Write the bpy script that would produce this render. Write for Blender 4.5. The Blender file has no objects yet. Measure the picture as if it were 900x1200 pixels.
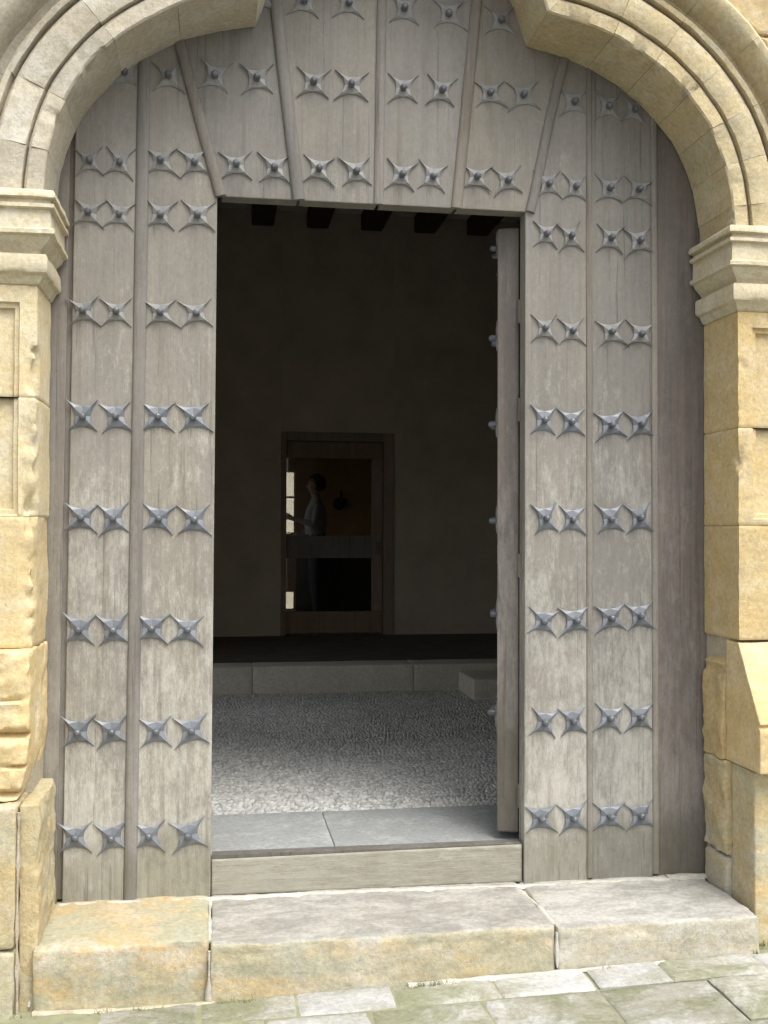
import bpy, bmesh, math, random
from mathutils import Vector, Matrix, noise
random.seed(7)
S = bpy.context.scene
COL = S.collection
R = math.radians

# ------------------------------------------------------------------ camera
cam_d = bpy.data.cameras.new("camera")
cam = bpy.data.objects.new("camera", cam_d)
COL.objects.link(cam)
pitch, yaw, roll = R(1.0387), R(8.8553), R(0.1759)
fwd = Vector((math.sin(yaw) * math.cos(pitch), math.cos(yaw) * math.cos(pitch), math.sin(pitch)))
rgt = Vector((math.cos(yaw), -math.sin(yaw), 0))
upv = rgt.cross(fwd)
r2 = math.cos(roll) * rgt + math.sin(roll) * upv
u2 = -math.sin(roll) * rgt + math.cos(roll) * upv
m = Matrix(((r2.x, u2.x, -fwd.x, 0), (r2.y, u2.y, -fwd.y, 0), (r2.z, u2.z, -fwd.z, 0), (0, 0, 0, 1)))
cam.matrix_world = Matrix.Translation((0, -3.9, 1.52)) @ m
cam_d.sensor_fit = 'VERTICAL'
cam_d.sensor_height = 36.0
cam_d.lens = 36.0 * 1250 / 1200
cam_d.clip_start = 0.05
cam_d.clip_end = 2000
S.camera = cam

# ------------------------------------------------------------------ light: soft overcast sky, high veiled sun to the right
SUN_EL, SUN_AZ = R(62), R(32)          # azimuth to the right of the wall's own normal
w = bpy.data.worlds.new("World")
S.world = w
w.use_nodes = True
nt = w.node_tree
bg = nt.nodes["Background"]
sky = nt.nodes.new("ShaderNodeTexSky")
sky.sky_type = 'NISHITA'
sky.sun_disc = False
sky.sun_elevation = SUN_EL
sky.sun_rotation = R(180 - 32)
sky.dust_density = 4.0
sky.air_density = 1.0
hs = nt.nodes.new("ShaderNodeHueSaturation")
hs.inputs["Saturation"].default_value = 0.22
nt.links.new(sky.outputs[0], hs.inputs["Color"])
nt.links.new(hs.outputs[0], bg.inputs[0])
bg.inputs[1].default_value = 0.15
sun_d = bpy.data.lights.new("sun", 'SUN')
sun_d.energy = 1.5
sun_d.angle = R(38)
sun_d.color = (1.0, 0.97, 0.92)
sun = bpy.data.objects.new("sun", sun_d)
COL.objects.link(sun)
to_sun = Vector((math.sin(SUN_AZ) * math.cos(SUN_EL), -math.cos(SUN_AZ) * math.cos(SUN_EL), math.sin(SUN_EL)))
sun.rotation_euler = to_sun.to_track_quat('Z', 'Y').to_euler()
sun.location = to_sun * 20
S.view_settings.view_transform = 'Standard'
S.view_settings.look = 'None'
S.view_settings.gamma = 1.0
S.view_settings.exposure = 1.05
S.render.engine = 'CYCLES'
S.cycles.max_bounces = 10
S.cycles.diffuse_bounces = 8


# ------------------------------------------------------------------ material helpers
class NT:
    def __init__(s, name):
        s.m = bpy.data.materials.new(name)
        s.m.use_nodes = True
        s.t = s.m.node_tree
        s.b = s.t.nodes["Principled BSDF"]

    def n(s, typ, **kw):
        n = s.t.nodes.new(typ)
        for k, v in kw.items():
            if k.startswith('i_'):
                key = k[2:].replace('_', ' ')
                n.inputs[key].default_value = v
            else:
                setattr(n, k, v)
        return n

    def l(s, a, b):
        s.t.links.new(a, b)

    def coord(s, scale=(1, 1, 1), rnd=30.0):
        tc = s.n("ShaderNodeTexCoord")
        oi = s.n("ShaderNodeObjectInfo")
        mul = s.n("ShaderNodeMath", operation='MULTIPLY')
        s.l(oi.outputs["Random"], mul.inputs[0])
        mul.inputs[1].default_value = rnd
        add = s.n("ShaderNodeVectorMath", operation='ADD')
        s.l(tc.outputs["Object"], add.inputs[0])
        s.l(mul.outputs[0], add.inputs[1])
        mp = s.n("ShaderNodeMapping")
        s.l(add.outputs[0], mp.inputs["Vector"])
        mp.inputs["Scale"].default_value = scale
        s.oi = oi
        s.tc = tc
        return mp.outputs[0]

    def noise(s, vec, scale, detail=5, rough=0.6, dist=0.0):
        n = s.n("ShaderNodeTexNoise")
        n.inputs["Scale"].default_value = scale
        n.inputs["Detail"].default_value = detail
        n.inputs["Roughness"].default_value = rough
        n.inputs["Distortion"].default_value = dist
        s.l(vec, n.inputs["Vector"])
        return n.outputs[0]

    def ramp(s, fac, stops):
        r = s.n("ShaderNodeValToRGB")
        e = r.color_ramp.elements
        while len(e) < len(stops):
            e.new(0.5)
        for el, (p, c) in zip(e, stops):
            el.position = p
            el.color = (c, c, c, 1) if isinstance(c, (int, float)) else (*c, 1)
        s.l(fac, r.inputs[0])
        return r.outputs[0]

    def mix(s, fac, a, b, mode='MIX'):
        n = s.n("ShaderNodeMix", data_type='RGBA', blend_type=mode)
        for sock, v in ((n.inputs[0], fac), (n.inputs[6], a), (n.inputs[7], b)):
            if isinstance(v, (int, float)):
                sock.default_value = v
            elif isinstance(v, tuple):
                sock.default_value = (*v, 1)
            else:
                s.l(v, sock)
        return n.outputs[2]

    def math(s, op, a, b=0.0):
        n = s.n("ShaderNodeMath", operation=op)
        for sock, v in ((n.inputs[0], a), (n.inputs[1], b)):
            if isinstance(v, (int, float)):
                sock.default_value = v
            else:
                s.l(v, sock)
        return n.outputs[0]

    def bump(s, h, strength=0.5, dist=0.01, prev=None):
        b = s.n("ShaderNodeBump")
        b.inputs["Strength"].default_value = strength
        b.inputs["Distance"].default_value = dist
        s.l(h, b.inputs["Height"])
        if prev is not None:
            s.l(prev, b.inputs["Normal"])
        return b.outputs[0]

    def done(s, col, rough=0.85, normal=None, metal=0.0, spec=0.3):
        if isinstance(col, tuple):
            s.b.inputs["Base Color"].default_value = (*col, 1)
        else:
            s.l(col, s.b.inputs["Base Color"])
        if isinstance(rough, (int, float)):
            s.b.inputs["Roughness"].default_value = rough
        else:
            s.l(rough, s.b.inputs["Roughness"])
        s.b.inputs["Metallic"].default_value = metal
        s.b.inputs["Specular IOR Level"].default_value = spec
        if normal is not None:
            s.l(normal, s.b.inputs["Normal"])
        return s.m


def stone_mat(name, c1, c2, stain, lichen, lich_amt=0.5, stain_amt=0.5, bumps=0.6, vary=0.2, moss=None, tread=None, dirt=0.5):
    t = NT(name)
    v = t.coord(rnd=17.0)
    n1 = t.noise(v, 2.6, 7, 0.66, 0.4)
    col = t.mix(t.ramp(n1, [(0.36, 0.0), (0.62, 1.0)]), c1, c2)
    # sediment bands, gently tilted
    v2 = t.coord(scale=(0.6, 0.9, 7.0), rnd=9.0)
    nb = t.noise(v2, 2.2, 6, 0.62, 0.5)
    col = t.mix(t.math('MULTIPLY', t.ramp(nb, [(0.46, 0.0), (0.62, 1.0)]), stain_amt), col, stain)
    n3 = t.noise(v, 5.5, 9, 0.76, 0.2)
    col = t.mix(t.math('MULTIPLY', t.ramp(n3, [(0.50, 0.0), (0.60, 1.0)]), lich_amt), col, lichen)
    if moss:
        vm = t.coord(scale=(0.8, 1.0, 2.2), rnd=21.0)
        n5 = t.noise(vm, 3.0, 8, 0.72, 0.5)
        col = t.mix(t.math('MULTIPLY', t.ramp(n5, [(0.44, 0.0), (0.56, 1.0)]), moss[1]), col, moss[0])
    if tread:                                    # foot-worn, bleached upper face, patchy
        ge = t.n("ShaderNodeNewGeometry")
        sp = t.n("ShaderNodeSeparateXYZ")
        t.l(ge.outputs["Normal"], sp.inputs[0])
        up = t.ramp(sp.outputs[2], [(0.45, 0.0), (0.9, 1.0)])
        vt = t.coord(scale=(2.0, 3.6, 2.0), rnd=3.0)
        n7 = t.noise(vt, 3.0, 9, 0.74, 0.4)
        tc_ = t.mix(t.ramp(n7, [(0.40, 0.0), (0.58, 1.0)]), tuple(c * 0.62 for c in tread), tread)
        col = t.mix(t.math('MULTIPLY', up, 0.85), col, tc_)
    # grey weather dirt
    nd = t.noise(v, 9.0, 8, 0.75, 0.3)
    col = t.mix(t.math('MULTIPLY', t.ramp(nd, [(0.50, 0.0), (0.66, 1.0)]), dirt * .6), col, tuple(sum(c1) / 3 * k for k in (.72, .68, .60)))
    n4 = t.noise(v, 60, 5, 0.75)
    col = t.mix(0.55, col, t.ramp(n4, [(0.28, 0.30), (0.72, 0.70)]), 'OVERLAY')
    # dark pits
    n6 = t.noise(v, 24, 7, 0.78)
    col = t.mix(t.ramp(n6, [(0.30, 0.6), (0.38, 0.0)]), col, tuple(c * 0.42 for c in stain))
    hv = t.n("ShaderNodeHueSaturation")
    t.l(col, hv.inputs["Color"])
    t.l(t.math('ADD', t.math('MULTIPLY', t.oi.outputs["Random"], vary), 1 - vary / 2), hv.inputs["Value"])
    nb1 = t.bump(n4, bumps * .7, 0.004)
    nb2 = t.bump(n6, bumps, 0.008, nb1)
    nb3 = t.bump(n3, bumps, 0.007, nb2)
    return t.done(hv.outputs[0], 0.92, nb3, spec=0.15)


def wood_mat(name, base, light, dark, warm, pale_amt=0.6, zref=(0.5, 2.6), rough=0.75, flat=False):
    t = NT(name)
    if flat:                                     # grain running along x
        cc = t.coord
        t.coord = lambda scale=(1, 1, 1), rnd=30.0: cc((scale[2], scale[1], scale[0]), rnd)
    vg = t.coord(scale=(26, 26, 0.9), rnd=40.0)
    g1 = t.noise(vg, 1.6, 7, 0.66, 0.6)
    vb = t.coord(scale=(4, 4, 0.8), rnd=40.0)
    g2 = t.noise(vb, 1.5, 5, 0.6, 0.4)
    col = t.mix(t.ramp(g1, [(0.3, 0.0), (0.7, 1.0)]), dark, base)
    col = t.mix(t.ramp(g2, [(0.42, 0.0), (0.7, 0.75)]), col, warm)
    # pale weathered flakes, more of them low on the door
    vf = t.coord(scale=(16, 16, 5.0), rnd=23.0)
    f1 = t.noise(vf, 2.4, 9, 0.82, 0.12)
    vp = t.coord(scale=(2.5, 2.5, 1.6), rnd=23.0)
    f2 = t.noise(vp, 1.3, 3, 0.5)
    sep = t.n("ShaderNodeSeparateXYZ")
    t.l(t.tc.outputs["Object"], sep.inputs[0])
    mr = t.n("ShaderNodeMapRange")
    t.l(sep.outputs[2], mr.inputs[0])
    mr.inputs[1].default_value = zref[0]
    mr.inputs[2].default_value = zref[1]
    mr.inputs[3].default_value = 0.17
    mr.inputs[4].default_value = -0.12
    fl = t.math('ADD', t.math('ADD', f1, t.math('MULTIPLY', t.math('SUBTRACT', f2, 0.5), 0.5)), mr.outputs[0])
    flm = t.ramp(fl, [(0.50, 0.0), (0.74, 1.0)])
    col = t.mix(t.math('MULTIPLY', flm, pale_amt), col, light)
    # broad blotches, old wash and grime
    vd = t.coord(scale=(3.2, 3.2, 1.9), rnd=51.0)
    d1 = t.noise(vd, 1.7, 7, 0.7, 0.3)
    col = t.mix(0.42, col, t.ramp(d1, [(0.28, 0.34), (0.5, 0.5), (0.72, 0.66)]), 'OVERLAY')
    vs_ = t.coord(scale=(38, 38, 22), rnd=7.0)
    s1 = t.noise(vs_, 2.0, 6, 0.8)
    col = t.mix(0.30, col, t.ramp(s1, [(0.3, 0.30), (0.7, 0.72)]), 'OVERLAY')
    # dark vertical runs of old rain and rust
    vr = t.coord(scale=(13, 13, 0.55), rnd=61.0)
    r1 = t.noise(vr, 1.6, 4, 0.6, 0.2)
    col = t.mix(t.ramp(r1, [(0.56, 0.0), (0.70, 0.55)]), col, (dark[0] * .78, dark[1] * .70, dark[2] * .60))
    # damp, greenish foot
    md = t.n("ShaderNodeMapRange")
    t.l(sep.outputs[2], md.inputs[0])
    md.inputs[1].default_value = 0.20
    md.inputs[2].default_value = 0.62
    md.inputs[3].default_value = 0.40
    md.inputs[4].default_value = -0.12
    dm = t.math('ADD', d1, md.outputs[0])
    col = t.mix(t.ramp(dm, [(0.55, 0.0), (0.74, 0.6)]), col, (dark[0] * .80, dark[1] * .82, dark[2] * .66))
    # fine cracks along the grain
    vc = t.coord(scale=(60, 60, 1.4), rnd=11.0)
    c1 = t.noise(vc, 1.0, 5, 0.7, 0.3)
    crack = t.ramp(c1, [(0.33, 1.0), (0.40, 0.0)])
    col = t.mix(t.math('MULTIPLY', crack, 0.55), col, tuple(c * 0.45 for c in dark))
    hv = t.n("ShaderNodeHueSaturation")
    t.l(col, hv.inputs["Color"])
    t.l(t.math('ADD', t.math('MULTIPLY', t.oi.outputs["Random"], 0.26), 0.87), hv.inputs["Value"])
    t.l(t.math('ADD', t.math('MULTIPLY', t.math('FRACT', t.math('MULTIPLY', t.oi.outputs["Random"], 7.31)), 0.4), 0.82), hv.inputs["Saturation"])
    b1 = t.bump(g1, 0.35, 0.004)
    b2 = t.bump(flm, 0.35, 0.003, b1)
    b3 = t.bump(c1, 0.45, 0.004, b2)
    b4 = t.bump(s1, 0.45, 0.0035, b3)
    return t.done(hv.outputs[0], rough, b4, spec=0.25)


def iron_mat(name, base, dust, dust_amt, rough):
    t = NT(name)
    v = t.coord(rnd=13.0)
    n = t.noise(v, 30, 5, 0.65)
    n2 = t.noise(v, 7, 3, 0.5)
    col = t.mix(t.math('MULTIPLY', t.ramp(n2, [(0.25, 0.35), (0.7, 1.0)]), dust_amt), base, dust)
    col = t.mix(0.3, col, t.ramp(n, [(0.3, 0.3), (0.7, 0.7)]), 'OVERLAY')
    return t.done(col, rough, t.bump(n, 0.4, 0.004), metal=0.0, spec=0.6)


def plain_mat(name, c, rough=0.85, var=0.3, scale=6):
    t = NT(name)
    v = t.coord(rnd=5.0)
    n = t.noise(v, scale, 7, 0.65)
    col = t.mix(t.ramp(n, [(0.3, 0.0), (0.7, 1.0)]), tuple(x * (1 - var) for x in c), tuple(x * (1 + var) for x in c))
    return t.done(col, rough, t.bump(n, 0.3, 0.006), spec=0.2)


M = {}
M['wood'] = wood_mat('weathered_oak', (0.240, 0.225, 0.198), (0.43, 0.415, 0.365), (0.202, 0.188, 0.166), (0.250, 0.229, 0.188), 0.85)
M['wood_batten'] = wood_mat('weathered_oak_strip', (0.208, 0.193, 0.172), (0.32, 0.306, 0.275), (0.158, 0.146, 0.131), (0.215, 0.195, 0.164), 0.4)
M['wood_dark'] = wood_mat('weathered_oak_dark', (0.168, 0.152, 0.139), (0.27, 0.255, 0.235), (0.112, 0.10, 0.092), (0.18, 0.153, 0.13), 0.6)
M['wood_pale'] = wood_mat('bleached_oak', (0.33, 0.315, 0.275), (0.48, 0.47, 0.42), (0.21, 0.195, 0.17), (0.33, 0.30, 0.245), 0.8, flat=True)
M['wood_brown'] = wood_mat('old_brown_wood', (0.27, 0.205, 0.155), (0.32, 0.26, 0.20), (0.21, 0.155, 0.115), (0.28, 0.20, 0.15), 0.3)
M['iron_dusty'] = iron_mat('dusty_iron', (0.16, 0.16, 0.157), (0.240, 0.236, 0.224), 0.95, 0.7)
M['iron'] = iron_mat('worn_iron', (0.085, 0.096, 0.113), (0.185, 0.198, 0.215), 0.85, 0.42)
M['iron_boss'] = iron_mat('dark_iron', (0.06, 0.067, 0.076), (0.14, 0.15, 0.162), 0.6, 0.33)
M['st_left'] = stone_mat('sandstone_left', (0.61, 0.50, 0.30), (0.59, 0.455, 0.235), (0.53, 0.38, 0.175), (0.65, 0.59, 0.44), 0.45, 0.45)
M['st_left_up'] = stone_mat('sandstone_left_upper', (0.61, 0.53, 0.36), (0.59, 0.49, 0.29), (0.56, 0.43, 0.22), (0.66, 0.61, 0.49), 0.5, 0.35)
M['st_right'] = stone_mat('sandstone_right', (0.55, 0.44, 0.245), (0.52, 0.39, 0.19), (0.48, 0.345, 0.155), (0.60, 0.52, 0.36), 0.4, 0.4)
M['st_archl'] = stone_mat('sandstone_arch_left', (0.49, 0.45, 0.36), (0.46, 0.41, 0.31), (0.44, 0.37, 0.24), (0.56, 0.535, 0.465), 0.6, 0.2)
M['st_archr'] = stone_mat('sandstone_arch_right', (0.51, 0.44, 0.28), (0.49, 0.40, 0.235), (0.46, 0.35, 0.18), (0.57, 0.52, 0.38), 0.5, 0.25)
M['st_cap'] = stone_mat('sandstone_impost', (0.59, 0.53, 0.38), (0.55, 0.48, 0.32), (0.50, 0.40, 0.23), (0.65, 0.61, 0.50), 0.6, 0.25, 0.5, 0.05)
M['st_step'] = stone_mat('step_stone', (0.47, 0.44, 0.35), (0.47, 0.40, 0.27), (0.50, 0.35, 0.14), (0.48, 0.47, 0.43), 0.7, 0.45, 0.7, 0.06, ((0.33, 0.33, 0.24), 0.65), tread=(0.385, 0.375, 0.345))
M['st_step_gold'] = stone_mat('step_stone_gold', (0.45, 0.385, 0.26), (0.45, 0.33, 0.16), (0.48, 0.30, 0.10), (0.46, 0.45, 0.41), 0.6, 0.75, 0.7, 0.06, ((0.33, 0.33, 0.235), 0.8))
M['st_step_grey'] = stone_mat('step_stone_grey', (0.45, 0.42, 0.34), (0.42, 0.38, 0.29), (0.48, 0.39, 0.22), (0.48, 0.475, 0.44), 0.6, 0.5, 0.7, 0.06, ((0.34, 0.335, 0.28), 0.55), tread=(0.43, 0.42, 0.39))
M['st_base'] = stone_mat('plinth_stone', (0.49, 0.42, 0.27), (0.47, 0.37, 0.20), (0.48, 0.34, 0.15), (0.52, 0.49, 0.41), 0.6, 0.5, 0.7, 0.1, ((0.36, 0.36, 0.25), 0.4))
M['st_pave'] = stone_mat('paving_stone', (0.36, 0.35, 0.31), (0.31, 0.30, 0.25), (0.34, 0.32, 0.24), (0.47, 0.47, 0.45), 0.8, 0.35, 0.9, 0.2, ((0.20, 0.205, 0.125), 0.9))
M['st_pave_pale'] = stone_mat('paving_stone_pale', (0.44, 0.44, 0.43), (0.40, 0.395, 0.38), (0.36, 0.34, 0.28), (0.50, 0.50, 0.49), 0.8, 0.35, 0.9, 0.12, ((0.25, 0.25, 0.17), 0.55))
M['mortar'] = stone_mat('lime_mortar', (0.52, 0.50, 0.44), (0.47, 0.45, 0.39), (0.42, 0.38, 0.28), (0.56, 0.55, 0.51), 0.6, 0.3, 0.9, 0.05)
M['mortar_d'] = stone_mat('old_mortar', (0.46, 0.41, 0.31), (0.42, 0.37, 0.27), (0.38, 0.31, 0.20), (0.50, 0.47, 0.40), 0.5, 0.3, 0.8, 0.05)
M['wall_st'] = stone_mat('wall_stone', (0.52, 0.44, 0.27), (0.48, 0.37, 0.19), (0.45, 0.32, 0.15), (0.58, 0.53, 0.42), 0.5, 0.5)
M['slab'] = stone_mat('hall_slab', (0.275, 0.285, 0.28), (0.235, 0.245, 0.24), (0.25, 0.25, 0.235), (0.33, 0.335, 0.33), 0.7, 0.3, 0.5, 0.25)
M['hall_wall'] = plain_mat('hall_plaster', (0.47, 0.405, 0.325), 0.9, 0.15, 3)
M['hall_ceil'] = plain_mat('ceiling_boards', (0.72, 0.69, 0.63), 0.9, 0.2, 4)
M['riser'] = stone_mat('hall_step', (0.55, 0.52, 0.44), (0.50, 0.47, 0.39), (0.46, 0.42, 0.33), (0.58, 0.56, 0.50), 0.5, 0.3, 0.4, 0.08)
M['asphalt'] = plain_mat('street_setts', (0.10, 0.10, 0.095), 0.9, 0.25, 4)
M['earth'] = plain_mat('joint_earth', (0.22, 0.22, 0.14), 0.95, 0.3, 9)
M['joist'] = plain_mat('dark_joist', (0.07, 0.055, 0.043), 0.85, 0.3, 6)
M['floor_dark'] = plain_mat('dark_floor_boards', (0.11, 0.095, 0.08), 0.8, 0.25, 6)
M['bed'] = plain_mat('pebble_bed', (0.31, 0.315, 0.30), 0.95, 0.25, 20)
M['yard'] = plain_mat('yard_plaster', (0.78, 0.72, 0.62), 0.9, 0.1, 3)
M['room_wall'] = plain_mat('room_wall', (0.40, 0.25, 0.12), 0.85, 0.2, 3)
M['skin'] = plain_mat('skin', (0.45, 0.28, 0.20), 0.6, 0.08, 10)
M['shirt'] = plain_mat('light_shirt', (0.36, 0.36, 0.345), 0.9, 0.1, 12)
M['trousers'] = plain_mat('dark_trousers', (0.03, 0.032, 0.045), 0.9, 0.2, 12)
M['hair'] = plain_mat('dark_hair', (0.02, 0.017, 0.015), 0.6, 0.3, 40)
M['dark'] = plain_mat('dark_object', (0.025, 0.022, 0.02), 0.6, 0.3, 20)


def pebble_mat():
    t = NT('pebbles')
    g = t.n("ShaderNodeNewGeometry")
    col = t.ramp(g.outputs["Random Per Island"], [(0.0, (0.30, 0.305, 0.285)), (0.4, (0.43, 0.43, 0.405)), (0.8, (0.52, 0.515, 0.485)), (1.0, (0.62, 0.61, 0.575))])
    return t.done(col, 0.55, None, spec=0.4)


M['pebble'] = pebble_mat()


def glass_mat():
    m_ = bpy.data.materials.new('thin_glass')
    m_.use_nodes = True
    t = m_.node_tree
    t.nodes.remove(t.nodes["Principled BSDF"])
    out = t.nodes["Material Output"]
    tr = t.nodes.new("ShaderNodeBsdfTransparent")
    tr.inputs[0].default_value = (0.82, 0.82, 0.79, 1)
    gl = t.nodes.new("ShaderNodeBsdfGlossy")
    gl.inputs["Roughness"].default_value = 0.03
    mx = t.nodes.new("ShaderNodeMixShader")
    mx.inputs[0].default_value = 0.05
    t.links.new(tr.outputs[0], mx.inputs[1])
    t.links.new(gl.outputs[0], mx.inputs[2])
    t.links.new(mx.outputs[0], out.inputs[0])
    return m_


M['glass'] = glass_mat()


# ------------------------------------------------------------------ object helpers
def thing(name, label, cat, loc=(0, 0, 0), rotz=0.0, group=None):
    o = bpy.data.objects.new(name, None)
    COL.objects.link(o)
    o.empty_display_size = 0.1
    o.location = loc
    o.rotation_euler = (0, 0, rotz)
    if label:
        o['label'] = label
    if cat:
        o['category'] = cat
        o['kind'] = 'thing'
    if group:
        o['group'] = group
    return o


def struct(name, loc=(0, 0, 0)):
    o = thing(name, None, None, loc)
    o['kind'] = 'structure'
    return o


def link(name, me, mat, parent=None, world=True):
    o = bpy.data.objects.new(name, me)
    COL.objects.link(o)
    if mat is not None:
        if not me.materials:
            me.materials.append(mat)
    if parent is not None:
        o.parent = parent
        if world:                       # vertices are written in the place's own metres
            o.matrix_parent_inverse = Matrix.Translation(-parent.location)
    return o


def from_bm(name, bm, mat, parent=None, world=True, smooth=None):
    bmesh.ops.recalc_face_normals(bm, faces=bm.faces)
    me = bpy.data.meshes.new(name)
    bm.to_mesh(me)
    bm.free()
    if smooth:
        me.shade_smooth() if smooth is True else None
        if smooth is not True:
            me.shade_smooth()
            me.set_sharp_from_angle(angle=R(smooth))
    return link(name, me, mat, parent, world)


def box(bm, x0, x1, y0, y1, z0, z1, bev=0.0, segs=1):
    r = bmesh.ops.create_cube(bm, size=1.0)
    for v in r['verts']:
        v.co = Vector((x0 + (v.co.x + .5) * (x1 - x0), y0 + (v.co.y + .5) * (y1 - y0), z0 + (v.co.z + .5) * (z1 - z0)))
    if bev > 0:
        es = {e for v in r['verts'] for e in v.link_edges}
        bmesh.ops.bevel(bm, geom=list(es), offset=bev, segments=segs, affect='EDGES', profile=0.6)
    return bm


def box_obj(name, dims, mat, parent=None, bev=0.0):
    bm = bmesh.new()
    box(bm, *dims, bev=bev)
    return from_bm(name, bm, mat, parent)


def prism(bm, poly, y0, y1, bev=0.004):
    """poly: (x, z) outline, extruded from y0 (front) to y1, front edges eased."""
    f = [bm.verts.new((x, y0, z)) for x, z in poly]
    b = [bm.verts.new((x, y1, z)) for x, z in poly]
    n = len(poly)
    front = bm.faces.new(f)
    bm.faces.new(list(reversed(b)))
    for i in range(n):
        j = (i + 1) % n
        bm.faces.new((f[j], f[i], b[i], b[j]))
    if bev:
        bmesh.ops.bevel(bm, geom=list(front.edges), offset=bev, segments=2, affect='EDGES', profile=0.6)
    return bm


def lin(a, b, step):
    n = max(1, int(round(abs(b - a) / step)))
    return [a + (b - a) * i / n for i in range(n + 1)]


def grid_box(bm, xs, ys, zs, fn=None):
    """closed box with surface grid at the given coordinates; fn(Vector)->Vector moves each vertex."""
    X, Y, Z = len(xs) - 1, len(ys) - 1, len(zs) - 1
    vs = {}

    def V(i, j, k):
        key = (i, j, k)
        if key not in vs:
            p = Vector((xs[i], ys[j], zs[k]))
            vs[key] = bm.verts.new(fn(p) if fn else p)
        return vs[key]
    for i in range(X):
        for k in range(Z):
            bm.faces.new((V(i, 0, k), V(i + 1, 0, k), V(i + 1, 0, k + 1), V(i, 0, k + 1)))
            bm.faces.new((V(i, Y, k), V(i, Y, k + 1), V(i + 1, Y, k + 1), V(i + 1, Y, k)))
    for j in range(Y):
        for k in range(Z):
            bm.faces.new((V(0, j, k), V(0, j, k + 1), V(0, j + 1, k + 1), V(0, j + 1, k)))
            bm.faces.new((V(X, j, k), V(X, j + 1, k), V(X, j + 1, k + 1), V(X, j, k + 1)))
    for i in range(X):
        for j in range(Y):
            bm.faces.new((V(i, j, 0), V(i, j + 1, 0), V(i + 1, j + 1, 0), V(i + 1, j, 0)))
            bm.faces.new((V(i, j, Z), V(i + 1, j, Z), V(i + 1, j + 1, Z), V(i, j + 1, Z)))
    return bm


def fbm(p, s, seed=0.0, o=4):
    return noise.fractal(Vector((p.x * s + seed, p.y * s - seed * 0.7, p.z * s + seed * 1.3)), 0.9, 2.0, o)


def worn_block(name, parent, mat, x0, x1, y0, y1, z0, z1, rough=0.003, round_=0.012, step=0.025, extra=None, seed=None, smooth=50):
    """squared stone with eased, slightly broken edges."""
    sd = random.random() * 50 if seed is None else seed
    cx, cy, cz = (x0 + x1) / 2, (y0 + y1) / 2, (z0 + z1) / 2
    hx, hy, hz = (x1 - x0) / 2, (y1 - y0) / 2, (z1 - z0) / 2

    def fn(p):
        d = [abs(p.x - cx) - (hx - round_), abs(p.y - cy) - (hy - round_), abs(p.z - cz) - (hz - round_)]
        q = p.copy()
        pos = [max(0.0, t) for t in d]
        cnt = sum(1 for t in pos if t > 0)
        if cnt >= 2:                              # pull edge rows onto a rounded edge
            wob = 0.6 + 0.9 * abs(fbm(p, 9, sd))
            L = math.sqrt(sum(t * t for t in pos))
            k = (round_ / L if L > round_ else 1.0)
            k = 1 - (1 - k) * wob
            c = (cx, cy, cz)
            for a in range(3):
                if pos[a] > 0:
                    s_ = 1 if p[a] > c[a] else -1
                    q[a] = p[a] - s_ * pos[a] * (1 - k)
        n = fbm(p, 14, sd) * rough + fbm(p, 4, sd + 9) * rough * 0.8
        dirv = Vector(((p.x - cx) / hx if abs(p.x - cx) > hx * .999 else 0, (p.y - cy) / hy if abs(p.y - cy) > hy * .999 else 0, (p.z - cz) / hz if abs(p.z - cz) > hz * .999 else 0))
        q += dirv * n
        if extra:
            q = extra(p, q)
        return q

    def axis(a, b):
        st = lin(a + round_, b - round_, step)
        return [a, a + round_ * 0.4] + st + [b - round_ * 0.4, b]
    bm = bmesh.new()
    grid_box(bm, axis(x0, x1), axis(y0, y1), axis(z0, z1), fn)
    return from_bm(name, bm, mat, parent, smooth=smooth)


# ------------------------------------------------------------------ ground and pavement
g = box_obj('ground', (-400, 400, -400, 400, -0.5, -0.16), M['asphalt'])
g['kind'] = 'structure'


def pz(x):
    return 0.03 + 0.027 * max(-3, min(x, 4))


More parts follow.
